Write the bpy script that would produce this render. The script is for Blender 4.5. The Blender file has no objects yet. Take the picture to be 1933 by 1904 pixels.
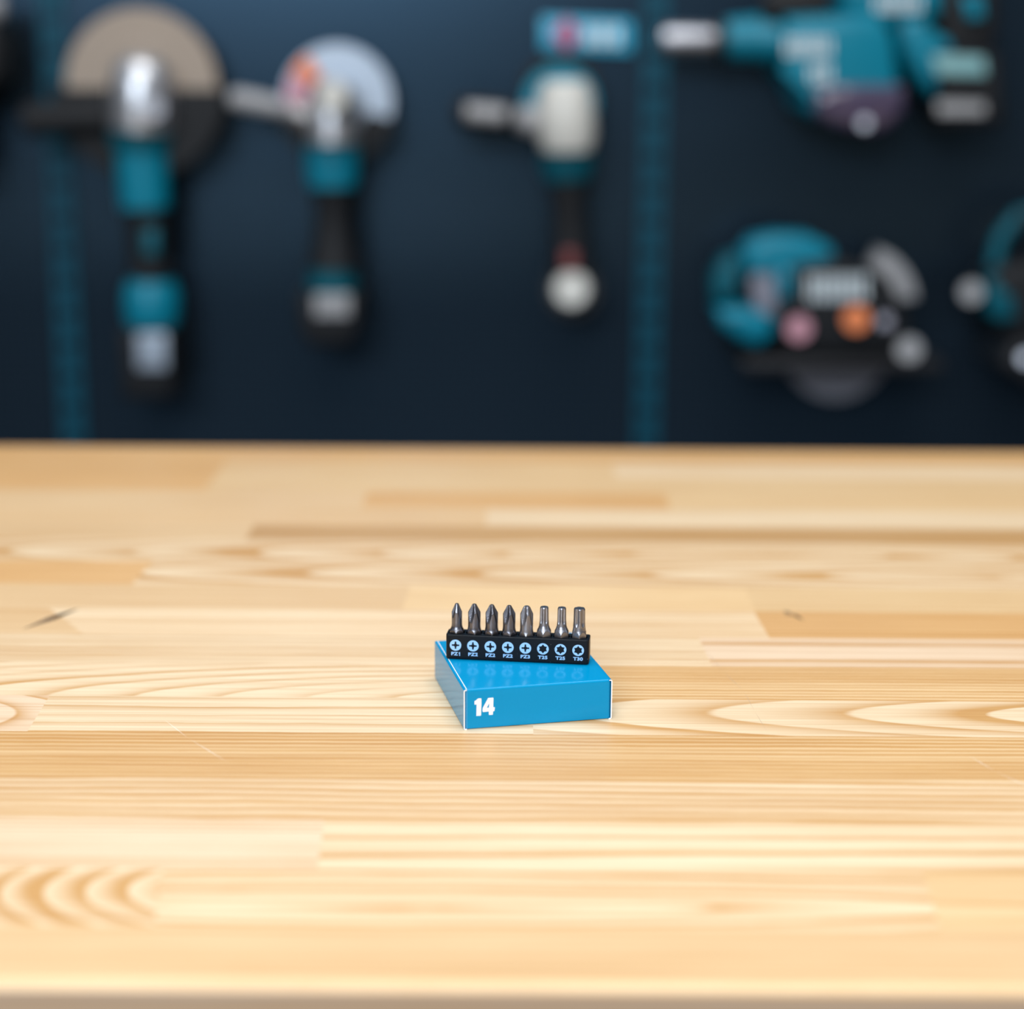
import bpy, bmesh, math, random
from mathutils import Vector, Matrix
random.seed(7)
S = bpy.context.scene
COL = S.collection

# ------------------------------------------------------------------ camera
T = 0.90                      # height of the bench top
F, PITCH, ROLL, CH = 3338.0, 0.2373, 0.00646, 0.2798
cp, sp, cr, sr = math.cos(PITCH), math.sin(PITCH), math.cos(ROLL), math.sin(ROLL)
CAM = Vector((0, 0, T + CH))
right = Vector((1, 0, 0)); down = Vector((0, -sp, -cp)); fwd = Vector((0, cp, -sp))
rx = right * cr - down * sr
dn = right * sr + down * cr
cd = bpy.data.cameras.new('camera'); cam = bpy.data.objects.new('camera', cd); COL.objects.link(cam)
cam.matrix_world = Matrix(((rx.x, -dn.x, -fwd.x, CAM.x), (rx.y, -dn.y, -fwd.y, CAM.y), (rx.z, -dn.z, -fwd.z, CAM.z), (0, 0, 0, 1)))
cd.sensor_width = 36; cd.sensor_fit = 'HORIZONTAL'; cd.lens = F / 1933 * 36
cd.clip_start = 0.02; cd.clip_end = 50
cd.dof.use_dof = True; cd.dof.focus_distance = 0.798; cd.dof.aperture_fstop = 3.05
S.camera = cam

# ------------------------------------------------------------------ world and lights
w = bpy.data.worlds.new('world'); S.world = w; w.use_nodes = True
bg = w.node_tree.nodes['Background']; bg.inputs[0].default_value = (0.86, 0.92, 1.0, 1)
_n = w.node_tree.nodes; _l = w.node_tree.links      # dim room at eye level, pale ceiling above
_tc = _n.new('ShaderNodeTexCoord'); _sx = _n.new('ShaderNodeSeparateXYZ'); _l.new(_tc.outputs['Generated'], _sx.inputs[0])
_mr = _n.new('ShaderNodeMapRange'); _mr.inputs['From Min'].default_value = 0.0; _mr.inputs['From Max'].default_value = 0.7
_mr.inputs['To Min'].default_value = 0.07; _mr.inputs['To Max'].default_value = 0.62
_l.new(_sx.outputs['Z'], _mr.inputs['Value']); _l.new(_mr.outputs['Result'], bg.inputs[1])
def area(name, loc, rot, sx, sy, power, col):
    l = bpy.data.lights.new(name, 'AREA'); l.shape = 'RECTANGLE'; l.size = sx; l.size_y = sy; l.energy = power; l.color = col
    o = bpy.data.objects.new(name, l); COL.objects.link(o); o.location = loc; o.rotation_euler = rot
    return o
area('ceiling_light_over_bench', (0.0, 0.95, 2.95), (0, 0, 0), 1.6, 0.6, 24, (1.0, 0.98, 0.95))
area('ceiling_light_behind', (0.1, -0.75, 2.95), (0, 0, 0), 1.5, 0.7, 24, (1.0, 0.99, 0.97))
area('window_light_behind', (-0.9, -2.45, 2.45), (math.radians(78), 0, math.radians(-12)), 1.7, 1.1, 88, (0.80, 0.90, 1.0))
S.view_settings.view_transform = 'Standard'; S.view_settings.look = 'None'
S.view_settings.exposure = 0.13; S.view_settings.gamma = 1.0; S.view_settings.use_curve_mapping = False
S.cycles.use_denoising = True

# ------------------------------------------------------------------ helpers
def nt(name):
    m = bpy.data.materials.new(name); m.use_nodes = True
    return m, m.node_tree, m.node_tree.nodes['Principled BSDF']
def mat(name, col, rough=0.5, metal=0.0, coat=0.0, bump=0.0, bscale=400.0, speck=None, var=0.0, vscale=60.0):
    m, t, b = nt(name)
    b.inputs['Base Color'].default_value = (*col, 1); b.inputs['Roughness'].default_value = rough
    b.inputs['Metallic'].default_value = metal; b.inputs['Coat Weight'].default_value = coat
    b.inputs['Coat Roughness'].default_value = 0.12
    N = t.nodes; L = t.links
    tc = N.new('ShaderNodeTexCoord')
    if bump:
        n = N.new('ShaderNodeTexNoise'); n.inputs['Scale'].default_value = bscale; n.inputs['Detail'].default_value = 3
        L.new(tc.outputs['Object'], n.inputs['Vector'])
        bp = N.new('ShaderNodeBump'); bp.inputs['Strength'].default_value = bump; bp.inputs['Distance'].default_value = 0.0004
        L.new(n.outputs['Fac'], bp.inputs['Height']); L.new(bp.outputs['Normal'], b.inputs['Normal'])
    if var:
        n = N.new('ShaderNodeTexNoise'); n.inputs['Scale'].default_value = vscale; n.inputs['Detail'].default_value = 4
        L.new(tc.outputs['Object'], n.inputs['Vector'])
        r = N.new('ShaderNodeMapRange'); r.inputs['To Min'].default_value = 1 - var; r.inputs['To Max'].default_value = 1 + var
        L.new(n.outputs['Fac'], r.inputs['Value'])
        x = N.new('ShaderNodeMix'); x.data_type = 'RGBA'; x.blend_type = 'MULTIPLY'; x.inputs['Factor'].default_value = 1
        x.inputs['A'].default_value = (*col, 1); L.new(r.outputs['Result'], x.inputs['B'])
        L.new(x.outputs['Result'], b.inputs['Base Color'])
    if speck:
        n = N.new('ShaderNodeTexVoronoi'); n.inputs['Scale'].default_value = speck[0]; n.inputs['Randomness'].default_value = 1
        L.new(tc.outputs['Object'], n.inputs['Vector'])
        c1 = N.new('ShaderNodeMath'); c1.operation = 'LESS_THAN'; c1.inputs[1].default_value = 0.12
        L.new(n.outputs['Distance'], c1.inputs[0])
        c2 = N.new('ShaderNodeSeparateColor'); L.new(n.outputs['Color'], c2.inputs[0])
        c3 = N.new('ShaderNodeMath'); c3.operation = 'GREATER_THAN'; c3.inputs[1].default_value = speck[1]; L.new(c2.outputs[0], c3.inputs[0])
        c4 = N.new('ShaderNodeMath'); c4.operation = 'MULTIPLY'; L.new(c1.outputs[0], c4.inputs[0]); L.new(c3.outputs[0], c4.inputs[1])
        x = N.new('ShaderNodeMix'); x.data_type = 'RGBA'; x.inputs['A'].default_value = (*col, 1); x.inputs['B'].default_value = (0.35, 0.37, 0.4, 1)
        L.new(c4.outputs[0], x.inputs['Factor']); L.new(x.outputs['Result'], b.inputs['Base Color'])
    return m

def link(name, me, m, parent=None, loc=None, smooth=False):
    o = bpy.data.objects.new(name, me); COL.objects.link(o)
    for mm in (m if isinstance(m, (list, tuple)) else [m]): me.materials.append(mm)
    if smooth:
        for p in me.polygons: p.use_smooth = True
    if parent is not None: o.parent = parent
    if loc is not None: o.location = loc
    return o
def finish(name, bm, m, parent=None, loc=None, smooth=False, sharp=35):
    """bm is in the frame of the parent (or of the world when there is none)"""
    bmesh.ops.recalc_face_normals(bm, faces=bm.faces)
    if smooth:
        for e in bm.edges:
            if len(e.link_faces) == 2 and e.calc_face_angle(0) > math.radians(sharp): e.smooth = False
    me = bpy.data.meshes.new(name); bm.to_mesh(me); bm.free()
    return link(name, me, m, parent, loc, smooth)
def thing(name, label, cat, loc=(0, 0, 0), rz=0, group=None):
    o = bpy.data.objects.new(name, None); COL.objects.link(o); o.location = loc; o.rotation_euler = (0, 0, rz)
    o.empty_display_size = 0.02
    o['label'] = label; o['category'] = cat
    if group: o['group'] = group
    return o
def structure(o):
    o['kind'] = 'structure'; return o
def box(bm, x0, x1, y0, y1, z0, z1, bev=0, seg=2):
    r = bmesh.ops.create_cube(bm, size=1); vs = r['verts']
    for v in vs:
        v.co = Vector(((x0 + x1) / 2 + v.co.x * (x1 - x0), (y0 + y1) / 2 + v.co.y * (y1 - y0), (z0 + z1) / 2 + v.co.z * (z1 - z0)))
    if bev:
        es = list({e for v in vs for e in v.link_edges})
        bmesh.ops.bevel(bm, geom=es, offset=bev, segments=seg, affect='EDGES', profile=0.5)
def tube(bm, pts, rads, seg=24, squash=1.0):
    """swept round section through pts with given radii, closed ends; squash flattens along Y"""
    pts = [Vector(p) for p in pts]; rings = []
    for i, p in enumerate(pts):
        a = pts[max(i - 1, 0)]; b = pts[min(i + 1, len(pts) - 1)]
        t = (b - a)
        if t.length < 1e-9: t = pts[-1] - pts[0]
        t.normalize()
        ref = Vector((0, 1, 0)) if abs(t.y) < 0.9 else Vector((0, 0, 1))
        u = t.cross(ref).normalized(); v = u.cross(t).normalized()
        ring = []
        for k in range(seg):
            A = 2 * math.pi * k / seg
            ring.append(bm.verts.new(p + u * math.cos(A) * rads[i] + v * math.sin(A) * rads[i] * squash))
        rings.append(ring)
    for i in range(len(rings) - 1):
        for k in range(seg):
            bm.faces.new((rings[i][k], rings[i][(k + 1) % seg], rings[i + 1][(k + 1) % seg], rings[i + 1][k]))
    bm.faces.new(rings[0][::-1]); bm.faces.new(rings[-1])
def prism(bm, pts, y0, y1, bev=0, seg=3):
    """outline of (x, z) extruded from y0 to y1"""
    a = [bm.verts.new((x, y0, z)) for x, z in pts]; b = [bm.verts.new((x, y1, z)) for x, z in pts]
    n = len(pts); fs = [bm.faces.new(a), bm.faces.new(b[::-1])]
    for i in range(n): fs.append(bm.faces.new((a[i], b[i], b[(i + 1) % n], a[(i + 1) % n])))
    if bev:
        es = list({e for f in fs[:2] for e in f.edges})
        bmesh.ops.bevel(bm, geom=es, offset=bev, segments=seg, affect='EDGES', profile=0.5)
def sector(cx, cz, r0, r1, a0, a1, n=40):
    """outline of a ring sector, angles in degrees"""
    o = [(cx + r1 * math.cos(math.radians(a0 + (a1 - a0) * i / n)), cz + r1 * math.sin(math.radians(a0 + (a1 - a0) * i / n))) for i in range(n + 1)]
    if r0 <= 0: return o
    i_ = [(cx + r0 * math.cos(math.radians(a1 - (a1 - a0) * i / n)), cz + r0 * math.sin(math.radians(a1 - (a1 - a0) * i / n))) for i in range(n + 1)]
    return o + i_
def curve_shape(name, loops, m, parent, loc, rot, thick):
    c = bpy.data.curves.new(name + '_outline', 'CURVE'); c.dimensions = '2D'; c.fill_mode = 'BOTH'; c.extrude = thick
    for lp in loops:
        s = c.splines.new('POLY'); s.points.add(len(lp) - 1); s.use_cyclic_u = True
        for p, q in zip(s.points, lp): p.co = (q[0], q[1], 0, 1)
    return bake(name, c, m, parent, loc, rot)
def bake(name, c, m, parent, loc, rot):
    t = bpy.data.objects.new('tmp', c); COL.objects.link(t)
    dg = bpy.context.evaluated_depsgraph_get(); dg.update()
    me = bpy.data.meshes.new_from_object(t.evaluated_get(dg)); bpy.data.objects.remove(t); bpy.data.curves.remove(c)
    me.name = name; me.materials.clear()
    o = link(name, me, m, parent); o.location = loc; o.rotation_euler = rot
    return o
def text_shape(name, s, size, m, parent, loc, rot, thick, fat=0.0, sx=1.0):
    c = bpy.data.curves.new(name + '_outline', 'FONT'); c.body = s; c.size = size; c.extrude = thick; c.offset = fat
    c.align_x = 'CENTER'; c.align_y = 'CENTER'; c.space_character = 1.06
    o = bake(name, c, m, parent, loc, rot)
    for v in o.data.vertices: v.co.x *= sx
    return o

# ------------------------------------------------------------------ wood
def wood_material():
    m, t, b = nt('laminated_pine'); N = t.nodes; L = t.links
    def M(op, a, c=None, clamp=False):
        n = N.new('ShaderNodeMath'); n.operation = op; n.use_clamp = clamp
        for i, v in enumerate((a, c)):
            if v is None: continue
            if isinstance(v, (int, float)): n.inputs[i].default_value = v
            else: L.new(v, n.inputs[i])
        return n.outputs[0]
    def att(name):
        n = N.new('ShaderNodeAttribute'); n.attribute_name = name
        s = N.new('ShaderNodeSeparateXYZ'); L.new(n.outputs['Vector'], s.inputs[0]); return n, s.outputs
    tc = N.new('ShaderNodeTexCoord'); pos = N.new('ShaderNodeSeparateXYZ'); L.new(tc.outputs['Object'], pos.inputs[0])
    x, y, z = pos.outputs
    _, ga = att('ga'); _, gb = att('gb'); gcn, gc = att('gc'); _, gd = att('gd')
    seed = gd[0]; sharp = gd[1]; u0 = gd[2]
    def noise(sx, sy, detail=2, rough=0.5, off=0.0):
        c = N.new('ShaderNodeCombineXYZ')
        L.new(M('ADD', M('MULTIPLY', x, sx), M('MULTIPLY', seed, 3.7 + off)), c.inputs[0])
        L.new(M('ADD', M('MULTIPLY', y, sy), M('MULTIPLY', seed, 7.3)), c.inputs[1])
        L.new(M('MULTIPLY', z, sy), c.inputs[2])
        n = N.new('ShaderNodeTexNoise'); n.inputs['Scale'].default_value = 1; n.inputs['Detail'].default_value = detail
        n.inputs['Roughness'].default_value = rough
        L.new(c.outputs[0], n.inputs['Vector']); return n.outputs['Fac']
    # ring radius
    warp = M('MULTIPLY', M('SUBTRACT', noise(7, 26, 2), 0.5), gb[2])
    warp2 = M('MULTIPLY', M('SUBTRACT', noise(60, 150, 2, 0.5, 2.0), 0.5), 0.0011)
    v = M('ADD', M('ADD', M('SUBTRACT', M('SUBTRACT', y, z), ga[0]), warp), warp2)
    d = M('ADD', ga[1], M('MULTIPLY', ga[2], M('SUBTRACT', x, u0)))
    R = M('SQRT', M('ADD', M('MULTIPLY', v, v), M('MULTIPLY', d, d)))
    ph = M('DIVIDE', R, gb[0])
    fr = M('SUBTRACT', 1.0, M('FRACT', ph))
    # late wood: ramps up slowly, drops fast
    up = M('POWER', fr, sharp)
    n = N.new('ShaderNodeMapRange'); n.interpolation_type = 'SMOOTHSTEP'
    n.inputs['From Min'].default_value = 0.90; n.inputs['From Max'].default_value = 1.0
    n.inputs['To Min'].default_value = 1.0; n.inputs['To Max'].default_value = 0.0
    L.new(fr, n.inputs['Value'])
    ring = M('MULTIPLY', up, n.outputs['Result'])
    # each ring has its own strength
    wn = N.new('ShaderNodeTexWhiteNoise'); wn.noise_dimensions = '1D'
    L.new(M('ADD', M('FLOOR', ph), seed), wn.inputs['W'])
    ring = M('MULTIPLY', ring, M('ADD', M('MULTIPLY', wn.outputs['Value'], 0.8), 0.45))
    ring = M('MULTIPLY', ring, M('ADD', M('MULTIPLY', noise(9, 60, 2, 0.5, 5.0), 1.4), 0.5))
    ring = M('MULTIPLY', ring, gb[1], True)
    # fibres and blotches
    fib = M('SUBTRACT', noise(14, 1500, 3, 0.6, 1.0), 0.5)
    fib2 = M('SUBTRACT', noise(4, 420, 3, 0.65, 4.0), 0.5)
    blo = M('SUBTRACT', noise(6, 16, 3, 0.55, 9.0), 0.5)
    tone = M('ADD', M('MULTIPLY', fib, 0.7), M('ADD', M('MULTIPLY', fib2, 1.5), M('MULTIPLY', blo, 0.55)))
    def mix(a, bb, f, mode='MIX'):
        n = N.new('ShaderNodeMix'); n.data_type = 'RGBA'; n.blend_type = mode
        for k, v_ in (('Factor', f), ('A', a), ('B', bb)):
            if isinstance(v_, tuple): n.inputs[k].default_value = v_
            elif isinstance(v_, (int, float)): n.inputs[k].default_value = v_
            else: L.new(v_, n.inputs[k])
        return n.outputs['Result']
    base = gcn.outputs['Color']
    late = mix(base, (0.78, 0.58, 0.40, 1), 1.0, 'MULTIPLY')
    late = mix(late, (0.64, 0.36, 0.115, 1), 0.6)
    c = mix(base, late, ring)
    dk = mix(c, (0.80, 0.68, 0.54, 1), 1.0, 'MULTIPLY')
    c = mix(c, dk, M('ADD', M('MULTIPLY', tone, 1.5), 0.35, ), )
    hs = N.new('ShaderNodeHueSaturation'); L.new(c, hs.inputs['Color'])
    hs.inputs['Value'].default_value = 1.0; hs.inputs['Saturation'].default_value = 1.0
    L.new(hs.outputs[0], b.inputs['Base Color'])
    b.inputs['Roughness'].default_value = 0.42
    rr = N.new('ShaderNodeMapRange'); rr.inputs['To Min'].default_value = 0.36; rr.inputs['To Max'].default_value = 0.50
    L.new(noise(40, 200, 3, 0.6, 6.0), rr.inputs['Value']); L.new(rr.outputs['Result'], b.inputs['Roughness'])
    b.inputs['Coat Weight'].default_value = .25; b.inputs['Coat Roughness'].default_value = .26
    bp = N.new('ShaderNodeBump'); bp.inputs['Strength'].default_value = 0.25; bp.inputs['Distance'].default_value = 0.0002
    L.new(fib, bp.inputs['Height']); L.new(bp.outputs['Normal'], b.inputs['Normal'])
    return m
WOOD = wood_material()
CREAM = (0.93, 0.745, 0.51); PALE = (0.95, 0.80, 0.61); GOLD = (0.88, 0.645, 0.37); TAN = (0.84, 0.61, 0.36)
AMBER = (0.80, 0.50, 0.23); PINK = (0.89, 0.68, 0.48); BROWN = (0.62, 0.38, 0.17)

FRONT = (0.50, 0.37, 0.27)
# each stave: near edge, far edge, [pieces: x end, slant of the end joint, colour, v0, d0, s, ring spacing, contrast, warp, sharp, u0]
def st(v, sp_=.0022, con=.4, warp=.004, sh=3, d0=0., s=0., u0=0.):
    return (v, d0, s, sp_, con, warp, sh, u0)
ROWS = [
 (.513, .548, [(.9, 0, TAN, *st(.9, .0034, .5, .002, 1.6))]),
 (.548, .592, [(-.123, -.005, CREAM, *st(.576, .0062, 1.6, .003, 1.3, .046, -.42, -.17)),
               (.148, .004, CREAM, *st(.563, .0062, 1.4, .010, 1.8, .0, .065, -.03)), (.9, 0, GOLD, *st(.562, .0075, .8, .008, 2, .008, .05, .20))]),
 (.592, .637, [(-.0708, -.002, PALE, *st(.9, .0038, .9, .001, 1.2)), (.9, 0, CREAM, *st(.586, .0125, 2.2, .004, 5, .020, -.03, -.07))]),
 (.637, .679, [(.9, 0, CREAM, *st(.60, .0060, 1.7, .009, 1.5, .02, .02))]),
 (.679, .729, [(-.5, 0, CREAM, *st(.4, .0038, .5, .004)), (.9, 0, GOLD, *st(.4, .0042, 1.8, .004, 1.2))]),
 (.729, .775, [(-.2125, -.002, PINK, *st(.748, .0085, 1.2, .004, 4, .030, .35, -.235)),
               (.01, 0, CREAM, *st(.86, .0108, 1.1, .006, 4.0)), (.9, 0, CREAM, *st(.757, .0060, 1.6, .003, 2.2, .060, -.096, -.094))]),
 (.775, .823, [(.02, .004, CREAM, *st(.773, .0068, 1.15, .006, 3.4, .042, -.17, -.22)), (.9, 0, GOLD, *st(1.1, .0042, 1.6, .004, 1.3))]),
 (.823, .868, [(.0975, -.002, CREAM, *st(1.2, .0064, 1.0, .010, 2)), (.9, 0, PINK, *st(.845, .0150, 1.4, .003, 5, .010, .004))]),
 (.868, .914, [(-.235, -.03, TAN, *st(1.2, .0040, .8, .006, 2)), (.132, -.002, CREAM, *st(.79, .0052, .75, .012, 1.6)),
               (.9, 0, AMBER, *st(1.2, .0055, .8, .004, 2))]),
 (.914, .960, [(-.058, .002, TAN, *st(1.2, .0040, .6, .004)), (.132, .0, GOLD, *st(1.2, .0045, .6, .004)), (.9, 0, GOLD, *st(.7, .005, .7, .008))]),
 (.960, 1.009, [(-.2132, .002, AMBER, *st(1.4, .0048, .7, .004)), (.9, 0, CREAM, *st(.986, .0070, 1.1, .012, 1.5, .02, -.07, .1))]),
 (1.009, 1.060, [(.9, 0, CREAM, *st(1.03, .0075, 1.2, .015, 1.5, .01, -.10, .05))]),
 (1.060, 1.098, [(-.165, .0, TAN, *st(.8, .0060, .5, .004)), (.9, 0, BROWN, *st(.8, .0060, .6, .002))]),
 (1.098, 1.145, [(-.0166, .0, TAN, *st(.8, .0070, .8, .004)), (.9, 0, CREAM, *st(.8, .0070, .5, .004))]),
 (1.145, 1.192, [(-.10, .0, TAN, *st(.8, .0080, .6, .004)), (.106, .0, AMBER, *st(.8, .0080, .8, .004)), (.9, 0, GOLD, *st(.8, .008, .6, .006))]),
 (1.192, 1.240, [(-.213, .0, AMBER, *st(.8, .0080, .6, .004)), (.9, .0, GOLD, *st(.8, .0080, .8, .004))]),
 (1.240, 1.290, [(-.213, .0, AMBER, *st(.8, .0080, .6, .004)), (.0747, .0, GOLD, *st(.8, .0080, .8, .004)), (.9, 0, CREAM, *st(.8, .009, .6, .006))]),
 (1.290, 1.340, [(-.05, .0, AMBER, *st(.8, .0080, .6, .004)), (.9, .0, AMBER, *st(.8, .0080, .7, .004))]),
]
def build_top(parent):
    bm = bmesh.new()
    lay = {k: bm.faces.layers.float_vector.new(k) for k in ('ga', 'gb', 'gc', 'gd')}
    sd = [0]
    def face(vs, rec):
        f = bm.faces.new(vs); c, v0, d0, s, spc, con, wp, sh, u0, seed = rec
        f[lay['ga']] = Vector((v0, d0, s)); f[lay['gb']] = Vector((spc, con, wp)); f[lay['gc']] = Vector(c); f[lay['gd']] = Vector((seed, sh, u0))
    TH = 0.040; X0 = -1.0; R = 0.0045
    bn = [(.513 + R * (1 - math.sin(a)) - R, -R + R * math.cos(a)) for a in [math.pi / 2 * i / 8 for i in range(9)]]
    for ri, (ya, yb, pcs) in enumerate(ROWS):
        x = X0; sl = 0
        for (xe, slant, col, v0, d0, s, spc, con, wp, sh, u0) in pcs:
            sd[0] += 1.37
            j = random.uniform(.97, 1.03); col = tuple(c * j for c in col)
            rec = (col, v0, d0, s, spc, con, wp, sh, u0, sd[0])
            e = 1.0 if xe == .9 else xe; e0, e1 = (e, e) if xe == .9 else (e + slant / 2, e - slant / 2)
            # e0 far end of the joint, e1 near end
            face([bm.verts.new((x - sl / 2, ya, 0)), bm.verts.new((e1, ya, 0)), bm.verts.new((e0, yb, 0)), bm.verts.new((x + sl / 2, yb, 0))], rec)
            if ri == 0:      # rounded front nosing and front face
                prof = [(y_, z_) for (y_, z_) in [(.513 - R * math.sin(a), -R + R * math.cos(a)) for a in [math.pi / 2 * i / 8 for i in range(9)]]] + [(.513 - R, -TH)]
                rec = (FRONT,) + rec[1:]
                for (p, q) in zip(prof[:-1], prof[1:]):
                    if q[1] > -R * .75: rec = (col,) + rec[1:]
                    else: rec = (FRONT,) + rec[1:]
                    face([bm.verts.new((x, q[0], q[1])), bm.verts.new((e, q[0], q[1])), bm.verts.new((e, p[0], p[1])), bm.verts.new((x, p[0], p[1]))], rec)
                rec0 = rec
            if ri == len(ROWS) - 1:
                face([bm.verts.new((e, yb, 0)), bm.verts.new((e, yb, -TH)), bm.verts.new((x, yb, -TH)), bm.verts.new((x, yb, 0))], rec)
            x = e; sl = slant
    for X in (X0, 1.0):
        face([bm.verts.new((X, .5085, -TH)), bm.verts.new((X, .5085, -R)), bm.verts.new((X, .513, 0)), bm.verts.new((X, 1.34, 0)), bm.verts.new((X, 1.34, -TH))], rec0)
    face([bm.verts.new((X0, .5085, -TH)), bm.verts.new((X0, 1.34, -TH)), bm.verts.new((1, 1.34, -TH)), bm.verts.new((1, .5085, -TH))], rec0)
    bmesh.ops.remove_doubles(bm, verts=bm.verts, dist=1e-5)
    bmesh.ops.recalc_face_normals(bm, faces=bm.faces)
    me = bpy.data.meshes.new('tabletop'); bm.to_mesh(me); bm.free()
    n = len(me.polygons)
    o = link('tabletop', me, WOOD, parent, None)
    for p in me.polygons:
        if abs(p.normal.z) > .02 and abs(p.normal.z) < .999: p.use_smooth = True
    return o

STEEL_DARK = mat('dark_painted_steel', (0.02, 0.022, 0.026), 0.5, 0.2, bump=.3)
bench = thing('workbench', 'laminated pine workbench top with rounded front edge in the foreground', 'workbench', (0, 0, T))
build_top(bench)
bm = bmesh.new()
for y in (.58, 1.25): box(bm, -.93, .93, y - .02, y + .02, -.10, -.04, .003)
for x in (-.91, .91): box(bm, x - .02, x + .02, .60, 1.23, -.10, -.04, .003)
finish('frame', bm, STEEL_DARK, bench)
for x in (-.91, .91):
    for y in (.58, 1.25):
        bm = bmesh.new(); box(bm, x - .025, x + .025, y - .025, y + .025, -T, -.10, .004); finish('leg', bm, STEEL_DARK, bench)
# small marks in the varnish, thin slivers lying in the surface
DENT = mat('dark_scuff', (0.16, 0.10, 0.06), .7); SCR = mat('pale_scratch', (0.95, 0.88, 0.78), .4); FAINT = mat('faint_scuff', (0.52, 0.38, 0.26), .6)
def sliver(name, pts, wd, m):
    bm = bmesh.new()
    for a, b_ in zip(pts[:-1], pts[1:]):
        a = Vector((a[0], a[1], .00003)); b_ = Vector((b_[0], b_[1], .00003)); t = (b_ - a).normalized(); n = Vector((-t.y, t.x, 0)) * wd / 2
        mid = (a + b_) / 2
        v = [bm.verts.new(q) for q in (a, mid - n, b_, mid + n)]
        bm.faces.new(v)
    o = finish(name, bm, m, bench)
    return o
sliver('dent', [(-.2535, .8745), (-.2325, .913)], .0060, DENT)
sliver('dent', [(-.246, .889), (-.2335, .912)], .0036, mat('dark_split', (.05, .03, .02), .8))
sliver('scuff', [(.1475, .917), (.1500, .911), (.1545, .905)], .0034, DENT)
sliver('scuff', [(.1460, .908), (.1515, .910), (.1555, .8985)], .0022, DENT)
sliver('scratch', [(.0975, .850), (.1030, .815), (.1090, .789)], .0003, FAINT)
sliver('scratch', [(.1095, .787), (.1110, .760), (.1130, .735)], .0002, FAINT)
sliver('scratch', [(.1950, .708), (.2020, .690), (.2140, .668)], .0003, SCR)
sliver('scratch', [(-.155, .745), (-.140, .722), (-.118, .694)], .0003, SCR)

# ------------------------------------------------------------------ cardboard box
BLUE = mat('blue_coated_card', (0.0, 0.262, 0.52), .16, 0, 0, var=.03, vscale=900); BLUE.node_tree.nodes['Principled BSDF'].inputs['Specular IOR Level'].default_value = .22
CARD = mat('white_cut_card', (0.95, 0.95, 0.95), .7)
PRINT = mat('white_print', (0.93, 0.93, 0.95), .45)
BW, BD, BH = .06766, .0707, .0186
cbox = thing('cardboard_box', 'flat blue cardboard box with white number 14 under the bit holder', 'box', (-.02061, .73380, T), .2248)
th = .0005
def fold_profile(pts, w0, w1, axis, bm, mats=None):
    """thin bent sheet: profile outer/inner points extruded"""
    a = [bm.verts.new((p[0], w0, p[1]) if axis == 'y' else (w0, p[0], p[1])) for p in pts]
    b = [bm.verts.new((p[0], w1, p[1]) if axis == 'y' else (w1, p[0], p[1])) for p in pts]
    n = len(pts); f0 = bm.faces.new(a); f1 = bm.faces.new(b[::-1])
    for i in range(n): bm.faces.new((a[i], b[i], b[(i + 1) % n], a[(i + 1) % n]))
    if mats:
        f0.material_index = mats; f1.material_index = mats
def arc(cx, cz, r, a0, a1, n=6):
    return [(cx + r * math.cos(math.radians(a0 + (a1 - a0) * i / n)), cz + r * math.sin(math.radians(a0 + (a1 - a0) * i / n))) for i in range(n + 1)]
# side panels: upright wall rolled over into a narrow strip on top and into a strip below
r = .0008; tw = .0014
def side(x_out, sgn):
    o = [(x_out + sgn * tw, BH)] + [(x_out + sgn * (r - p[0]), p[1]) for p in [(rr_[0], rr_[1]) for rr_ in arc(0, BH - r, r, 90, 0)]] \
        + [(x_out + sgn * (r - p[0]), p[1]) for p in arc(0, r, r, 0, -90)] + [(x_out + sgn * tw, 0)]
    i = [(x_out + sgn * tw, th)] + [(x_out + sgn * (r - p[0]), p[1]) for p in arc(0, r, r - th, -90, 0)] \
        + [(x_out + sgn * (r - p[0]), p[1]) for p in arc(0, BH - r, r - th, 0, 90)] + [(x_out + sgn * tw, BH - th)]
    return o + i
for xo, sg in ((0, 1), (BW, -1)):
    bm = bmesh.new(); fold_profile(side(xo, sg), 0, BD, 'y', bm, 1)
    finish('side_panel', bm, [BLUE, CARD], cbox, smooth=True, sharp=50)
# top panel folding down over the front
R1 = .0011; y_f = .00035
o_ = [(BD - .0003, BH)] + [(y_f + R1 - p[0], p[1]) for p in arc(0, BH - R1, R1, 90, 0)] + [(y_f, .0004)]
i_ = [(y_f + th, .0004)] + [(y_f + R1 - p[0], p[1]) for p in arc(0, BH - R1, R1 - th, 0, 90)] + [(BD - .0003, BH - th)]
bm = bmesh.new(); fold_profile(o_ + i_, tw + .00005, BW - tw - .00005, 'x', bm, 1)
finish('lid_panel', bm, [BLUE, CARD], cbox, smooth=True, sharp=50)
# front flap edges seen beside the side panels
bm = bmesh.new(); box(bm, tw * .62, BW - tw * .62, y_f + th, y_f + 2 * th, .0006, BH - .0008); finish('inner_flap', bm, BLUE, cbox)
bm = bmesh.new(); box(bm, .0009, BW - .0009, BD - .001, BD - .0005, .0005, BH - .0005); finish('back_panel', bm, BLUE, cbox)
bm = bmesh.new(); box(bm, tw, BW - tw, .001, BD - .001, .00005, .0005); finish('base_panel', bm, BLUE, cbox)
bm = bmesh.new(); box(bm, tw - .0002, tw + .00012, .0006, BD - .0004, BH - .0003, BH + .00004)
o = finish('crease', bm, CARD, cbox); o['label'] = 'worn white crease along the left edge of the lid'
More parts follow.
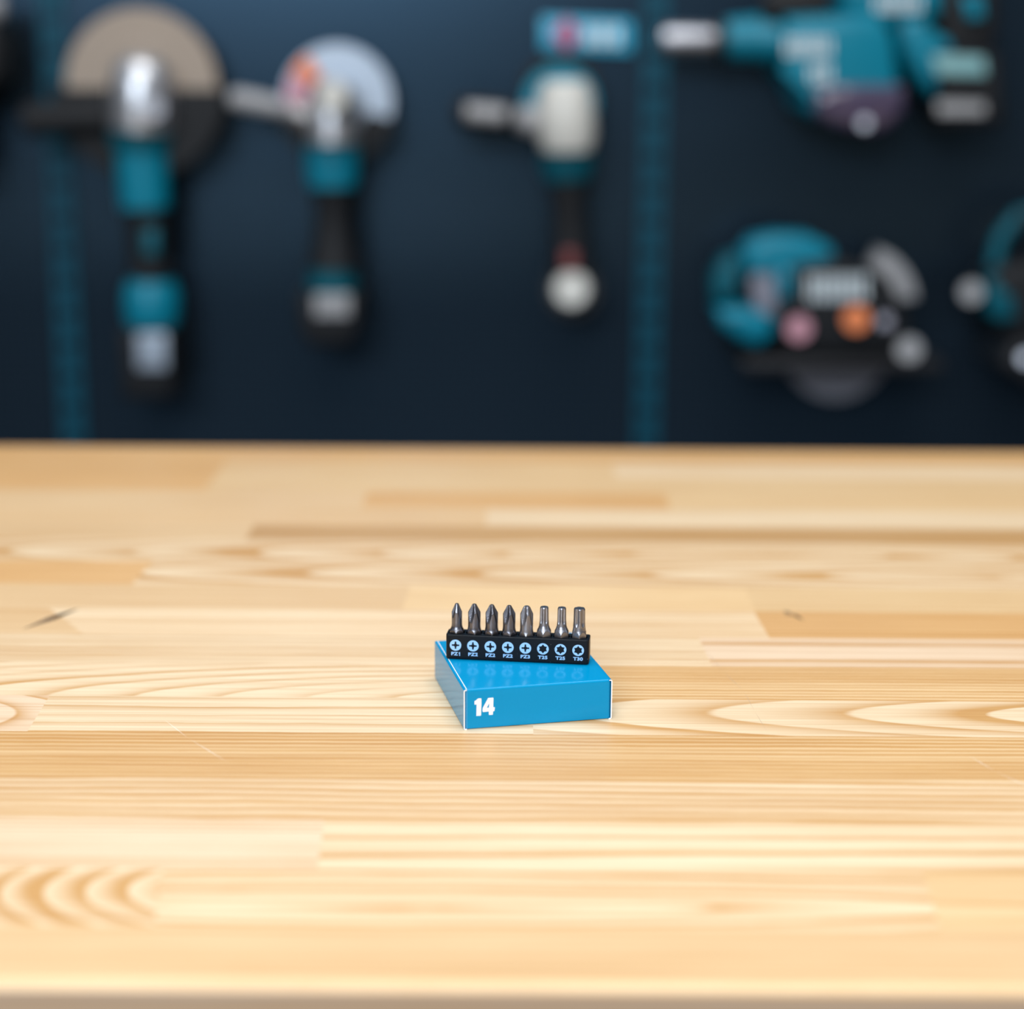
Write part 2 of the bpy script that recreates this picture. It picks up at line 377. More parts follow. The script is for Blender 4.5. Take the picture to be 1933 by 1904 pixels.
# the number
one = [(760,702),(850,697),(866,712),(866,900),(855,1272),(850,1280),(703,1290),(697,1280),(706,905),(690,905),(640,908),(634,900),(634,800),(645,785),(700,755),(740,715)]
four = [(1105,685),(1262,672),(1272,690),(1265,995),(1305,993),(1322,1005),(1305,1125),(1260,1135),(1255,1240),(1240,1250),(1130,1258),(1120,1245),(1118,1140),(920,1160),(908,1145),(910,1040),(930,990),(1090,695)]
hole = [(1130,860),(1045,1018),(1122,1010)]
def loc14(q):
    X = 860 + q[0] / 18.13; Y = 1280 + q[1] / 18.13
    return ((X - 874.8) / 4.133e3, ((1377 - .0733 * (X - 874.5)) - Y) / 3.99e3)
for nm, lps in (('numeral_one', [one]), ('numeral_four', [four, hole])):
    o = curve_shape(nm, [[loc14(q) for q in lp] for lp in lps], PRINT, cbox, (0, y_f - .00001, 0), (math.pi / 2, 0, 0), .00002)
    o['label'] = 'printed white ' + ('1' if nm.endswith('one') else '4')

# ------------------------------------------------------------------ bit holder
BLACKP = mat('black_plastic', (0.003, 0.005, 0.008), .42, bump=.25, bscale=2500, speck=(1300, .955))
LBL = mat('pale_blue_print', (0.36, 0.60, 0.92), .5)
HL, HD, HH = .066, .0095, .0119
hold = thing('bit_holder', 'black plastic holder strip with eight round symbols standing on the blue box', 'bit holder', (-.03003, .77568, T + BH + .00005), -.1147)
bm = bmesh.new(); box(bm, 0, HL, 0, HD, 0, HH)
ve = [e for e in bm.edges if abs(e.verts[0].co.z - e.verts[1].co.z) > .001]
bmesh.ops.bevel(bm, geom=ve, offset=.0013, segments=5, affect='EDGES', profile=.5)
lo = [e for e in bm.edges if max(v.co.z for v in e.verts) < .0001]
bmesh.ops.bevel(bm, geom=lo, offset=.0010, segments=4, affect='EDGES', profile=.5)
hi = [e for e in bm.edges if min(v.co.z for v in e.verts) > HH - .0001]
bmesh.ops.bevel(bm, geom=hi, offset=.0003, segments=2, affect='EDGES', profile=.5)
hb = finish('holder_body', bm, BLACKP, hold)
PX = [.00447 + .00808 * k for k in range(8)]
bm = bmesh.new()
for k in range(8):
    rr_ = bmesh.ops.create_cone(bm, cap_ends=True, segments=32, radius1=.00385, radius2=.00385, depth=.016)
    for v in rr_['verts']: v.co += Vector((PX[k], HD / 2, .0006 + .008))
for k in range(7):
    pass
cut = finish('tmp_cut', bm, BLACKP, hold)
bm = bmesh.new(); box(bm, .0016, HL - .0016, -.001, .00022, .0010, HH - .0011); cut2 = finish('tmp_cut2', bm, BLACKP, hold)
for c in (cut, cut2):
    md = hb.modifiers.new('cut', 'BOOLEAN'); md.object = c; md.operation = 'DIFFERENCE'; md.solver = 'EXACT'
dg = bpy.context.evaluated_depsgraph_get(); dg.update()
me = bpy.data.meshes.new_from_object(hb.evaluated_get(dg)); hb.modifiers.clear(); hb.data = me; me.name = 'holder_body'
for c in (cut, cut2): bpy.data.objects.remove(c)
marks = ['PZ1', 'PZ2', 'PZ2', 'PZ2', 'PZ3', 'T25', 'T25', 'T30']
def circ(R, n=48): return [(R * math.cos(2 * math.pi * i / n), R * math.sin(2 * math.pi * i / n)) for i in range(n)]
RC = .00268; a_, b_, c_ = .14 * RC, .66 * RC, .25 * RC
crossl = []
for k in range(4):
    A = k * math.pi / 2; ca, sa = math.cos(A), math.sin(A)
    for (px, py) in ((b_, -a_), (b_, a_), (c_ * 1.1, a_ * 1.05), (.225 * RC, .225 * RC), (a_ * 1.05, c_ * 1.1)):
        crossl.append((px * ca - py * sa, px * sa + py * ca))
torxl = []
for i in range(96):
    A = 2 * math.pi * i / 96; q = abs(math.sin(3 * (A - math.pi / 2)))
    torxl.append(((.86 - .30 * q ** .62) * RC * math.cos(A), (.86 - .30 * q ** .62) * RC * math.sin(A)))
for k, t_ in enumerate(marks):
    inner = crossl if t_[0] == 'P' else torxl
    o = curve_shape('drive_symbol', [circ(RC), inner], LBL, hold, (PX[k], .00020, .00690), (math.pi / 2, 0, 0), .00003)
    o['label'] = 'pale blue ' + ('cross' if t_[0] == 'P' else 'six-point star') + ' symbol above ' + t_
    if t_[0] == 'P':   # the small hairlines between the arms
        pass
    t2 = 'PZ' if t_ == 'PZ1' else t_
    o = text_shape('size_marking', t2, .00215, LBL, hold, (PX[k], .00020, .00272), (math.pi / 2, 0, 0), .00003, .000085, 1.22)
    if t_ == 'PZ1':      # the numeral needs a flag on its stem
        for v in o.data.vertices: v.co.x -= .00052
        xr = max(v.co.x for v in o.data.vertices) + .00022; hh = max(v.co.y for v in o.data.vertices)
        bm = bmesh.new(); bm.from_mesh(o.data)
        q = [(.00033, -hh), (.00068, -hh), (.00068, hh), (.00040, hh), (0, hh - .00038), (0, hh - .00070), (.00033, hh - .00052)]
        a = [bm.verts.new((xr + x, y, .00003)) for x, y in q]; b_ = [bm.verts.new((xr + x, y, -.00003)) for x, y in q]
        bm.faces.new(a); bm.faces.new(b_[::-1])
        for i in range(len(q)): bm.faces.new((a[i], b_[i], b_[(i + 1) % len(q)], a[(i + 1) % len(q)]))
        bmesh.ops.recalc_face_normals(bm, faces=bm.faces); bm.to_mesh(o.data); bm.free()
    o['label'] = 'printed ' + t_

# ------------------------------------------------------------------ screwdriver bits
GUN = mat('dark_gunmetal', (0.19, 0.19, 0.215), .32, 1.0, bump=.12, bscale=1800)
GUN2 = mat('grey_gunmetal', (0.31, 0.31, 0.34), .34, 1.0, bump=.12, bscale=1800)
def lerp_prof(P, z):
    if z <= P[0][0]: return P[0][1]
    for (z0, r0), (z1, r1) in zip(P[:-1], P[1:]):
        if z <= z1: return r0 + (r1 - r0) * (z - z0) / (z1 - z0)
    return P[-1][1]
AP = .003175
def bit_mesh(name, kind, prof, m, rot, wing=0.0, core0=.0005, z_end=.0155, rtop=None):
    bm = bmesh.new(); NA = 144; rings = []
    zs = sorted(set([0, .0004, .006, .0105] + [.011 + i * .00022 for i in range(63)] + [.02495, .025]))
    zs = [z for z in zs if z <= .025]
    for z in zs:
        ring = []; pr = lerp_prof(prof, z)
        for k in range(NA):
            A = 2 * math.pi * k / NA
            h = ((A - rot) % (math.pi / 3)) - math.pi / 6
            rh = AP / math.cos(h)           # hexagon, corner at A = rot
            R = min(pr, rh)
            if kind == 'cross' and z > z_end - .002:
                psi = ((A - wing) % (math.pi / 2)) - math.pi / 4      # angle from the middle of the groove
                top = .025
                core = core0 + (lerp_prof(prof, z_end) - core0) * max(0, (top - z) / (top - z_end)) ** 1.15
                g = core / max(.08, math.cos(psi) - .62 * abs(math.sin(psi)))
                rib = max(0, 1 - abs(psi) / .20)
                g *= 1 + .16 * rib
                # narrow straight wings
                R = min(R, g)
            if kind == 'star' and z > z_end - .001:
                q = .5 - .5 * math.cos(6 * (A - wing))
                ramp = max(0, (z_end + .0030 - z)) / .0030
                R = min(R, rtop * (1 - .27 * q) + ramp ** 2 * .0011)
            ring.append(bm.verts.new((R * math.cos(A), R * math.sin(A), z)))
        rings.append(ring)
    for a, b_ in zip(rings[:-1], rings[1:]):
        for k in range(NA): bm.faces.new((a[k], a[(k + 1) % NA], b_[(k + 1) % NA], b_[k]))
    bm.faces.new(rings[0][::-1])
    cv = bm.verts.new((0, 0, .02505))
    for k in range(NA): bm.faces.new((rings[-1][k], rings[-1][(k + 1) % NA], cv))
    me_o = finish(name, bm, m, None, smooth=True, sharp=28)
    return me_o
FL = [(0, .0029), (.0004, .0037), (.0112, .00370)]
PZ1 = FL + [(.0122, .00345), (.0132, .00285), (.0142, .00252), (.0155, .00240), (.0210, .00240), (.0247, .00085), (.0250, .00065)]
PZ2 = FL + [(.0122, .00345), (.0132, .00308), (.0142, .00292), (.0155, .00288), (.0212, .00288), (.0247, .00105), (.0250, .00085)]
PZ3 = FL + [(.0122, .00335), (.0132, .00310), (.0142, .00300), (.0155, .00300), (.0213, .00300), (.0244, .00165), (.0250, .00110)]
T25 = FL + [(.0125, .00366), (.0139, .00325), (.0150, .00270), (.0162, .00232), (.0172, .00220), (.0245, .00200), (.0250, .00175)]
T30 = FL + [(.0125, .00366), (.0135, .00335), (.0146, .00305), (.0160, .00285), (.0172, .00280), (.0245, .00268), (.0250, .00240)]
D = math.radians
FR = -math.pi / 2            # towards the viewer
bits = [
 ('cross', PZ1, GUN, FR + D(2), FR + D(3), .00040, .0172, None, 'slim dark cross-tip bit in the PZ1 place, far left of the holder'),
 ('cross', PZ2, GUN, FR + D(12), FR + D(20), .00052, .0150, None, 'dark cross-tip bit in the first PZ2 place, next to the slim PZ1 bit'),
 ('cross', PZ2, GUN, FR + D(12), FR + D(20), .00052, .0150, None, 'dark cross-tip bit in the second PZ2 place, middle one of the three PZ2 bits'),
 ('cross', PZ2, GUN, FR + D(14), FR + D(20), .00052, .0150, None, 'dark cross-tip bit in the third PZ2 place, beside the blunt PZ3 bit'),
 ('cross', PZ3, GUN2, FR + D(0), FR + D(20), .00085, .0143, None, 'blunt wide cross-tip bit in the PZ3 place'),
 ('star', T25, GUN2, FR + D(0), FR + D(0), 0, .0162, .00222, 'slim grey star-tip bit in the first T25 place, beside the PZ3 bit'),
 ('star', T25, GUN2, FR + D(0), FR + D(0), 0, .0162, .00222, 'slim grey star-tip bit in the second T25 place, beside the thick T30 bit'),
 ('star', T30, GUN2, FR + D(6), FR + D(12), 0, .0158, .00288, 'thick grey star-tip bit in the T30 place, far right of the holder'),
]
hm = Matrix.Translation(hold.location) @ Matrix.Rotation(-.1147, 4, 'Z')
for k, (kind, pf, m, rot, wing, c0, ze, rt, lab) in enumerate(bits):
    o = bit_mesh('screwdriver_bit', kind, pf, m, rot, wing, c0, ze, rt)
    o.location = hm @ Vector((PX[k] , HD / 2, .00065)); o.rotation_euler = (0, 0, -.1147 + random.uniform(-.05, .05))
    o['label'] = lab; o['category'] = 'screwdriver bit'; o['group'] = 'screwdriver bits in the black holder'

# ------------------------------------------------------------------ room shell
WY = 2.12
m, t, b = nt('dark_perforated_panel'); N = t.nodes; L = t.links
tc = N.new('ShaderNodeTexCoord'); sc_ = N.new('ShaderNodeVectorMath'); sc_.operation = 'MULTIPLY'; sc_.inputs[1].default_value = (1 / .0095, 1, 1 / .0095)
L.new(tc.outputs['Object'], sc_.inputs[0])
fr = N.new('ShaderNodeVectorMath'); fr.operation = 'FRACTION'; L.new(sc_.outputs[0], fr.inputs[0])
sb = N.new('ShaderNodeVectorMath'); sb.operation = 'SUBTRACT'; sb.inputs[1].default_value = (.5, 0, .5); L.new(fr.outputs[0], sb.inputs[0])
m1 = N.new('ShaderNodeVectorMath'); m1.operation = 'MULTIPLY'; m1.inputs[1].default_value = (1, 0, 1); L.new(sb.outputs[0], m1.inputs[0])
ln = N.new('ShaderNodeVectorMath'); ln.operation = 'LENGTH'; L.new(m1.outputs[0], ln.inputs[0])
lt = N.new('ShaderNodeMath'); lt.operation = 'LESS_THAN'; lt.inputs[1].default_value = .26; L.new(ln.outputs['Value'], lt.inputs[0])
mx = N.new('ShaderNodeMix'); mx.data_type = 'RGBA'; mx.inputs['A'].default_value = (0.0080, 0.0125, 0.0180, 1); mx.inputs['B'].default_value = (0.001, 0.002, 0.003, 1)
L.new(lt.outputs[0], mx.inputs['Factor']); L.new(mx.outputs['Result'], b.inputs['Base Color'])
b.inputs['Roughness'].default_value = .27; b.inputs['Specular IOR Level'].default_value = .68; b.inputs['Specular Tint'].default_value = (.32, .64, 1, 1)
WALLM = m
FLOORM = mat('grey_concrete', (0.12, 0.12, 0.125), .6, bump=.3, bscale=20, var=.15, vscale=4)
bm = bmesh.new(); box(bm, -3.0, 3.0, WY, WY + .06, 0, 3.0); structure(finish('wall_back', bm, WALLM))
bm = bmesh.new(); box(bm, -3.0, 3.0, -2.5, WY, -.1, 0); structure(finish('floor', bm, FLOORM))

# perforated teal uprights between the wall panels
TEALS = mat('teal_painted_steel', (0.0, 0.055, 0.090), .5)
for k, xc in enumerate((-.535, .163)):
    bm = bmesh.new(); w_ = .0145; y0, y1 = WY - .006, WY - .0005
    box(bm, xc - w_, xc - w_ + .007, y0, y1, .02, 2.9); box(bm, xc + w_ - .007, xc + w_, y0, y1, .02, 2.9)
    z = .03
    while z < 2.88:
        box(bm, xc - w_ + .007, xc + w_ - .007, y0, y1, z, z + .024); z += .0381
    structure(finish('trim_%d' % (k + 1), bm, TEALS))

# ------------------------------------------------------------------ tools on the wall
TEAL = mat('teal_plastic', (0.0, 0.175, 0.26), .38, bump=.1)
TEALD = mat('deep_teal_plastic', (0.0, 0.085, 0.12), .45)
RUB = mat('black_rubber', (0.010, 0.011, 0.013), .55)
ALU = mat('cast_aluminium', (0.50, 0.51, 0.54), .33, .85, var=.1, vscale=40)
CHROME = mat('bright_steel', (0.40, 0.41, 0.45), .38, 1)
LGREY = mat('light_grey_plastic', (0.30, 0.30, 0.31), .5)
GRIT = mat('tan_abrasive', (0.33, 0.27, 0.22), .85, var=.15, vscale=300)
WHITEP = mat('off_white_plastic', (0.56, 0.55, 0.51), .4)
SIGNB = mat('sign_blue', (0.02, 0.33, 0.52), .45)
SIGNR = mat('sign_red', (0.42, 0.06, 0.15), .45)
ORG = mat('orange_sticker', (0.75, 0.18, 0.03), .45)
PNK = mat('pink_sticker', (0.50, 0.22, 0.28), .45)
LILAC = mat('smoked_glossy_plastic', (0.06, 0.045, 0.085), .12, 0, .5)
STK = mat('silver_foil_label', (0.36, 0.42, 0.50), .35, .4)
INK = mat('white_lettering', (0.62, 0.70, 0.74), .5)
YC = 2.04
for m_, v_ in ((RUB, .2), (TEAL, .3), (TEALD, .25), (BLACKP, .2), (TEALS, .2)): m_.node_tree.nodes['Principled BSDF'].inputs['Specular IOR Level'].default_value = v_
def at(px, py, Y=YC):
    x, y = px - 966.5, py - 952.0
    u, v = x * cr + y * sr, -x * sr + y * cr
    d = right * u / F + down * v / F + fwd
    d *= Y / d.y
    return CAM + d
def PXM(Y=YC): return (Y * cp) / F         # metres per photo pixel out there
class Tool:
    def __init__(s, name, label, cat, px, py, group=None):
        p = at(px, py); s.o = Vector((p.x, WY, p.z)); s.t = thing(name, label, cat, s.o, 0, group)
    def tube(s, name, pts, m, Y=YC, squash=1.0, parent=None, label=None, seg=24):
        bm = bmesh.new(); k = PXM(Y)
        tube(bm, [at(p[0], p[1], p[3] if len(p) > 3 else Y) - s.o for p in pts], [p[2] * k for p in pts], seg, squash)
        return s.add(name, bm, m, parent, label, True)
    def plate(s, name, pts, m, y0, y1, bev=.002, parent=None, label=None):
        Ym = (y0 + y1) / 2
        bm = bmesh.new(); q = [at(a, b_, Ym) - s.o for a, b_ in pts]
        prism(bm, [(v.x, v.z) for v in q], y0 - s.o.y, y1 - s.o.y, bev)
        return s.add(name, bm, m, parent, label, True)
    def disc(s, name, cx, cy, r0, r1, m, y0, y1, a0=0, a1=360, parent=None, label=None, bev=.0006):
        c = at(cx, cy, (y0 + y1) / 2) - s.o; k = PXM((y0 + y1) / 2); bm = bmesh.new()
        if a1 - a0 >= 360 and r0 <= 0:
            pts = sector(c.x, c.z, 0, r1 * k, 0, 360 - 6, 59)
        else:
            pts = sector(c.x, c.z, r0 * k, r1 * k, a0, min(a1, a0 + 359.5), 48)
            if r0 <= 0: pts.append((c.x, c.z)) if a1 - a0 < 360 and abs(a1 - a0 - 180) > 1 else None
        prism(bm, pts, y0 - s.o.y, y1 - s.o.y, bev, 2)
        return s.add(name, bm, m, parent, label, True)
    def letters(s, name, x0, x1, y0, y1, n, Y, m=INK, parent=None, slope=0.0):
        bm = bmesh.new()
        for i in range(n):
            a = x0 + (x1 - x0) * (i + .1) / n; b_ = x0 + (x1 - x0) * (i + .68) / n; dy = slope * (i + .5) / n
            q = [at(X, Yp, Y) - s.o for X, Yp in ((a, y1 + dy), (b_, y1 + dy), (b_, y0 + dy), (a, y0 + dy))]
            prism(bm, [(v.x, v.z) for v in q], Y - .0008 - s.o.y, Y + .0008 - s.o.y)
        return s.add(name, bm, m, parent, 'row of small pale blurred letters', False)
    def add(s, name, bm, m, parent, label, smooth):
        o = finish(name, bm, m, parent or s.t, smooth=smooth, sharp=40)
        if label: o['label'] = label
        return o
GR = 'angle grinders hanging on the back wall'
# --- large angle grinder
A = Tool('angle_grinder', 'large teal angle grinder with wide tan disc, hanging far left on the dark wall', 'angle grinder', 268, 400, GR)
A.disc('abrasive_disc', 268, 163, 0, 143, GRIT, 2.062, 2.068, label='tan round abrasive disc')
A.disc('guard', 268, 168, 0, 162, RUB, 2.040, 2.090, 180, 360, bev=.003, label='black half-round guard')
A.tube('side_handle', [(212, 222, 22), (195, 222, 26), (150, 222, 30), (80, 225, 32), (52, 226, 34), (44, 226, 22)], RUB, 2.03)
A.tube('gear_head', [(266, 108, 34, 2.03), (266, 125, 52, 2.03), (267, 160, 60, 2.03), (267, 205, 62, 2.03), (266, 246, 60, 2.03)], ALU, 2.02, 1.0)
A.tube('spindle_lock', [(290, 205, 24, 2.00), (290, 205, 20, 1.985)], CHROME, 2.0)
A.tube('collar', [(266, 244, 60), (266, 262, 60), (266, 285, 54)], TEALD, 2.04)
A.tube('motor_housing', [(268, 284, 50), (269, 310, 49), (272, 360, 48), (274, 392, 46)], TEAL, 2.04)
A.tube('grip', [(274, 392, 44), (277, 420, 40), (280, 470, 38), (284, 520, 42)], RUB, 2.04)
A.plate('switch', [(272, 430), (300, 430), (300, 480), (272, 480)], TEALD, 2.012, 2.03, .003)
A.tube('battery_mount', [(286, 528, 44), (286, 550, 53), (287, 590, 54), (287, 620, 46)], TEAL, 2.045)
bt = A.plate('battery', [(240, 612), (336, 612), (342, 738), (246, 742)], RUB, 2.00, 2.10, .008)
A.plate('battery_label', [(258, 630), (314, 630), (316, 696), (260, 696)], STK, 1.997, 2.001, .001, bt, 'silver label on the black battery')
# --- second grinder
B = Tool('angle_grinder', 'teal angle grinder with silver disc and light side grip, next to the large grinder', 'angle grinder', 635, 400, GR)
B.disc('cutting_disc', 637, 190, 0, 104, STK, 2.062, 2.066, label='silver disc with a coloured sticker')
B.disc('disc_sticker', 637, 190, 40, 98, PNK, 2.0585, 2.0615, 150, 185, label='pink part of the disc sticker')
B.disc('disc_sticker', 637, 190, 40, 100, ORG, 2.0585, 2.0615, 124, 148, label='orange part of the disc sticker')
B.disc('guard', 637, 195, 60, 110, RUB, 2.045, 2.085, 195, 345, bev=.003, label='dark guard under the disc')
B.tube('side_handle', [(434, 184, 14), (444, 186, 19), (490, 194, 19), (528, 203, 17), (538, 206, 13)], LGREY, 2.02, label='light grey side grip')
B.tube('handle_collar', [(545, 208, 20), (560, 214, 24), (590, 222, 26), (602, 225, 22)], mat('mid_grey_metal', (.28, .27, .27), .4, .7), 2.02)
B.tube('gear_head', [(630, 150, 26, 2.02), (628, 165, 42, 2.02), (627, 195, 47, 2.02), (627, 240, 50, 2.02), (628, 270, 50, 2.02)], ALU, 2.02)
B.tube('spindle_cap', [(628, 182, 32, 2.0), (628, 182, 26, 1.98)], WHITEP, 2.0)
B.plate('vent', [(652, 195), (672, 195), (670, 222), (652, 222)], RUB, 1.972, 1.99, .002)
B.tube('motor_housing', [(627, 270, 50), (627, 285, 51), (627, 320, 50), (628, 352, 46)], TEAL, 2.04)
B.tube('grip', [(628, 352, 42), (628, 390, 35), (629, 430, 36), (630, 480, 46), (630, 505, 52)], RUB, 2.04)
B.tube('battery_mount', [(628, 503, 46), (628, 520, 46), (628, 546, 46)], TEALD, 2.04)
bt = B.plate('battery', [(570, 545), (688, 545), (684, 612), (664, 642), (594, 642), (574, 612)], RUB, 2.0, 2.10, .008)
B.plate('battery_label', [(594, 556), (660, 556), (660, 596), (594, 596)], LGREY, 1.997, 2.001, .001, bt, 'pale label on the black battery')
# --- third tool
Cc = Tool('polisher', 'teal and white polisher with side handle hanging under the small blue sign', 'polisher', 1070, 400)
Cc.disc('backing_plate', 1057, 172, 0, 73, RUB, 2.062, 2.082, label='round dark backing plate')
Cc.disc('shroud', 1057, 195, 0, 70, TEAL, 2.036, 2.060, label='round teal shroud', bev=.004)
Cc.tube('side_handle', [(858, 212, 22), (872, 212, 31), (930, 216, 32), (975, 222, 26)], RUB, 2.02)
Cc.tube('grip_band', [(880, 211, 16, 1.990), (900, 213, 17, 1.990), (945, 217, 17, 1.990), (954, 219, 16, 1.990)], LGREY, 2.0, label='light grey grip band')
Cc.tube('handle_collar', [(972, 222, 18), (985, 224, 24), (1015, 228, 28)], LGREY, 2.02)
Cc.tube('gear_head', [(1066, 152, 38, 2.02), (1066, 170, 50, 2.02), (1067, 220, 55, 2.02), (1070, 258, 55, 2.02), (1070, 285, 46, 2.02)], WHITEP, 2.02, label='off-white gear head cover')
Cc.tube('motor_housing', [(1070, 285, 50), (1070, 310, 52), (1072, 340, 40)], TEALD, 2.04)
Cc.tube('grip', [(1072, 340, 36), (1074, 400, 32), (1076, 460, 34), (1078, 510, 44)], RUB, 2.04)
Cc.plate('switch', [(1062, 472), (1088, 472), (1088, 508), (1062, 508)], mat('dull_red_plastic', (.16, .03, .03), .5), 2.005, 2.02, .002)
Cc.tube('end_housing', [(1080, 548, 52, 2.06), (1080, 548, 52, 2.03)], RUB, 2.05)
Cc.tube('end_cap', [(1079, 547, 36, 2.03), (1079, 547, 36, 2.012), (1079, 547, 30, 2.005)], WHITEP, 2.02, label='round off-white end cap')
# --- small sign
sp0 = at(1107, 66, WY)
sg = thing('sign', 'small blue sign with red diamond and white lettering near the top of the wall', 'sign', (sp0.x, WY, sp0.z))
class Sg(Tool):
    def __init__(s): s.o = Vector((sp0.x, WY, sp0.z)); s.t = sg
Q = Sg()
Q.plate('sign_board', [(1022, 32), (1192, 38), (1192, 99), (1022, 93)], SIGNB, WY - .008, WY - .001, .0005)
Q.plate('red_diamond', [(1070, 34), (1096, 64), (1070, 96), (1042, 64)], SIGNR, WY - .0095, WY - .0078, .0003)
Q.letters('lettering', 1104, 1176, 50, 84, 3, WY - .009, INK)
# --- rotary hammer
H = Tool('rotary_hammer', 'large teal rotary hammer with silver chuck at the top right of the wall', 'rotary hammer', 1600, 120)
H.tube('chuck', [(1246, 75, 18), (1252, 75, 26), (1290, 75, 27), (1340, 76, 26), (1352, 76, 24)], CHROME, 2.02, label='polished steel chuck')
H.tube('chuck_ring', [(1350, 76, 37), (1368, 76, 38)], RUB, 2.02)
H.tube('barrel', [(1366, 74, 36), (1420, 72, 40), (1480, 72, 44), (1510, 74, 60)], TEAL, 2.03)
H.plate('motor_housing', [(1470, 34), (1640, 26), (1668, 60), (1682, 150), (1672, 190), (1530, 222), (1496, 200), (1482, 120), (1462, 100)], TEAL, 1.985, 2.09, .014)
H.tube('air_filter_cover', [(1440, 10, 30), (1500, 12, 44), (1560, 10, 34)], RUB, 2.02)
H.plate('upper_housing', [(1570, -60), (1760, -60), (1762, 30), (1700, 44), (1640, 40), (1580, 30)], TEAL, 2.0, 2.09, .010)
H.plate('motor_cover', [(1520, 168), (1560, 158), (1690, 160), (1692, 205), (1660, 240), (1625, 250), (1560, 235), (1525, 215)], LILAC, 1.975, 2.09, .012, label='smoked glossy lower cover')
H.tube('cover_screw', [(1632, 232, 12, 1.98), (1632, 232, 10, 1.972)], CHROME, 1.975)
H.plate('rear_handle', [(1682, 30), (1740, 30), (1760, 90), (1800, 120), (1790, 180), (1760, 190), (1720, 150), (1690, 90)], TEAL, 2.0, 2.07, .012)
H.plate('grip', [(1758, -60), (1868, -60), (1872, 60), (1856, 110), (1790, 118), (1764, 80)], RUB, 2.01, 2.08, .012)
H.plate('trigger', [(1812, -10), (1850, -10), (1856, 34), (1826, 36)], TEAL, 1.998, 2.012, .003)
bt = H.plate('battery', [(1752, 96), (1864, 100), (1876, 234), (1756, 236)], RUB, 1.98, 2.09, .010)
H.plate('battery_label', [(1760, 104), (1856, 108), (1862, 142), (1768, 140)], mat('teal_grey_label', (.20, .40, .42), .5), 1.977, 1.981, .001, bt, 'teal grey label')
H.plate('battery_stripe', [(1768, 192), (1858, 194), (1860, 216), (1770, 216)], LGREY, 1.977, 1.981, .001, bt, 'light stripe at the foot of the battery')
H.letters('lettering', 1482, 1572, 72, 104, 6, 1.983)
H.letters('lettering', 1528, 1572, 122, 154, 3, 1.983)
H.letters('lettering', 1652, 1742, -10, 20, 6, 1.998)
# --- circular saw
K = Tool('circular_saw', 'teal and black cordless circular saw hanging low on the wall at right', 'circular saw', 1560, 600)
K.disc('saw_blade', 1580, 655, 0, 104, mat('saw_steel', (.30, .30, .34), .4, .9), 2.060, 2.064, label='grey round saw blade')
K.disc('blade_guard', 1590, 610, 0, 118, RUB, 2.03, 2.08, -10, 170, bev=.006, label='black upper blade guard')
K.plate('gear_case', [(1478, 500), (1560, 480), (1650, 505), (1690, 560), (1708, 640), (1690, 660), (1470, 660), (1462, 580)], RUB, 1.99, 2.05, .008)
K.disc('guard_rim', 1605, 575, 84, 120, LGREY, 2.01, 2.06, 8, 66, bev=.003, label='light grey metal rim of the guard')
K.plate('top_handle', [(1398, 470), (1416, 448), (1460, 438), (1520, 440), (1564, 462), (1572, 500), (1530, 506), (1500, 492), (1450, 488), (1426, 500), (1404, 520)], TEAL, 1.995, 2.055, .010)
K.plate('front_grip', [(1462, 500), (1510, 500), (1510, 555), (1480, 572), (1462, 556)], TEAL, 1.99, 2.04, .008)
K.plate('rear_handle', [(1342, 520), (1362, 484), (1392, 474), (1398, 500), (1378, 530), (1370, 570), (1344, 566)], TEALD, 2.0, 2.05, .008)
K.plate('motor_housing', [(1344, 574), (1400, 572), (1448, 590), (1456, 620), (1430, 648), (1398, 640), (1352, 606)], TEAL, 1.985, 2.06, .012)
K.plate('battery', [(1410, 506), (1458, 500), (1462, 596), (1420, 584)], mat('grey_violet_plastic', (.22, .22, .27), .45), 2.0, 2.06, .006)
K.letters('lettering', 1524, 1640, 520, 566, 7, 1.988, INK)
K.tube('pink_knob', [(1508, 620, 24, 1.995), (1508, 620, 22, 1.982)], PNK, 1.99, label='round pinkish sticker')
K.tube('orange_knob', [(1616, 602, 26, 1.995), (1616, 602, 23, 1.980)], ORG, 1.99, label='round orange sticker')
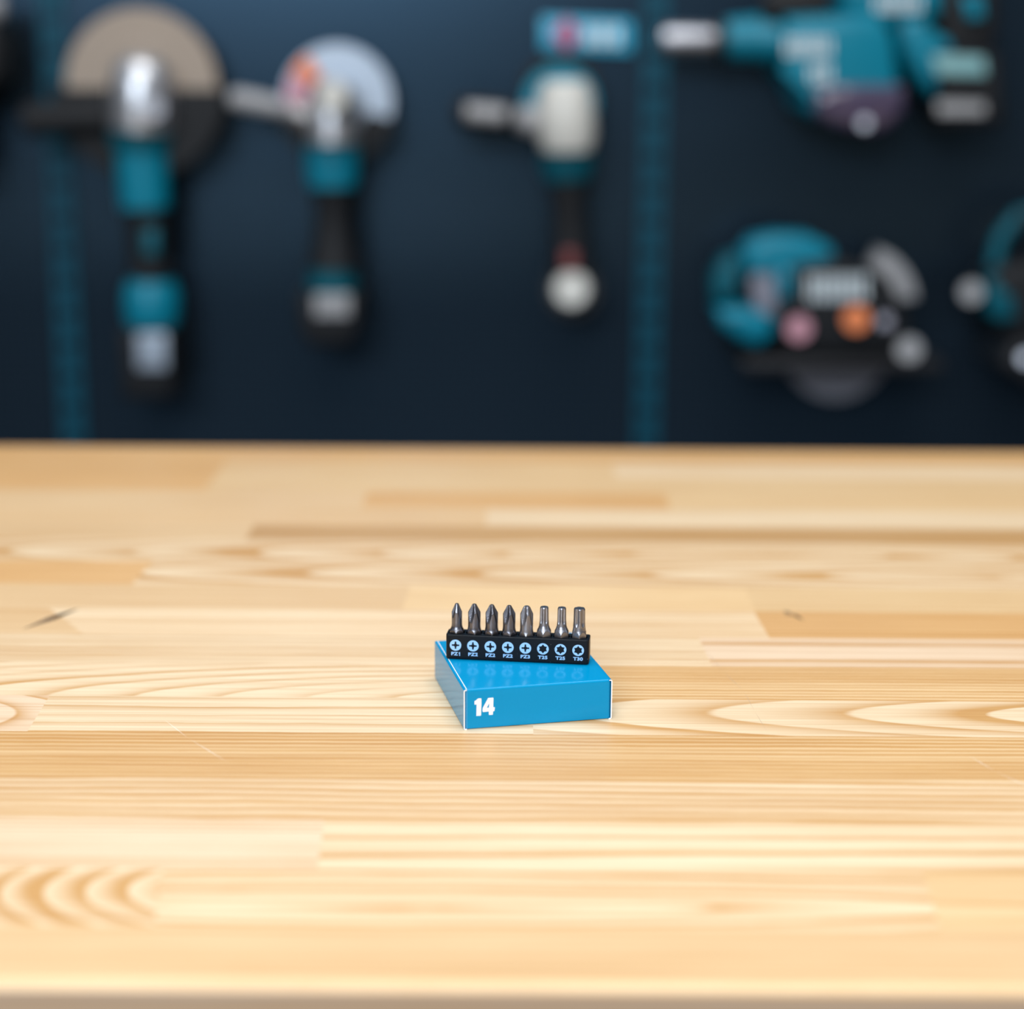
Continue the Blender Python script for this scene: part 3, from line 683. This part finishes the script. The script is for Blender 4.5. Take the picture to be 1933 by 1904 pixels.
K.tube('blade_bolt', [(1670, 606, 15, 1.995), (1670, 606, 12, 1.980)], mat('dull_steel', (.2, .19, .22), .4, .8), 1.99)
K.plate('base_plate', [(1385, 662), (1752, 662), (1756, 682), (1392, 682)], mat('black_steel', (.03, .03, .033), .4, .6), 1.96, 2.10, .002)
K.tube('depth_knob', [(1716, 660, 24, 1.985), (1716, 660, 22, 1.965)], LGREY, 1.97, label='light round knob on the base plate')
# --- right edge jigsaw
J = Tool('jigsaw', 'teal cordless jigsaw partly out of frame at the right edge', 'jigsaw', 1905, 580)
J.tube('front_knob', [(1834, 552, 18, 2.0), (1834, 552, 22, 1.99), (1834, 552, 19, 1.98)], LGREY, 2.0, label='light grey front knob')
J.plate('body', [(1850, 520), (1868, 500), (1920, 486), (1990, 480), (2040, 500), (2060, 560), (2040, 610), (1930, 640), (1880, 632), (1856, 600)], RUB, 2.0, 2.08, .012)
J.plate('nose', [(1856, 530), (1878, 522), (1890, 560), (1920, 600), (1880, 605), (1858, 590)], TEALD, 1.985, 2.02, .008)
J.tube('handle', [(1876, 505, 15), (1888, 450, 15), (1920, 410, 16), (1980, 395, 18), (2035, 410, 18), (2060, 455, 17), (2050, 520, 18)], TEALD, 2.03)
J.plate('grip_pad', [(1925, 402), (2010, 392), (2016, 418), (1930, 428)], RUB, 2.005, 2.02, .003)
J.plate('foot', [(1862, 676), (1872, 656), (1890, 630), (2040, 630), (2070, 690), (2070, 716), (1925, 716)], RUB, 1.98, 2.09, .006)
J.tube('bolt', [(1936, 676, 14, 1.985), (1936, 676, 11, 1.972)], CHROME, 1.98)
# --- left edge drill
Lx = Tool('cordless_drill', 'dark cordless drill mostly out of frame at the top left corner', 'drill', -30, 60)
Lx.tube('chuck', [(-70, 14, 30), (-30, 14, 34), (2, 16, 22), (8, 17, 12)], LGREY, 2.02, label='light grey chuck')
Lx.plate('body', [(-120, 40), (10, 40), (26, 80), (24, 150), (-10, 170), (-120, 170)], RUB, 1.99, 2.09, .012)
Lx.plate('handle', [(-110, 160), (-50, 160), (-50, 330), (-110, 330)], RUB, 2.0, 2.08, .012)
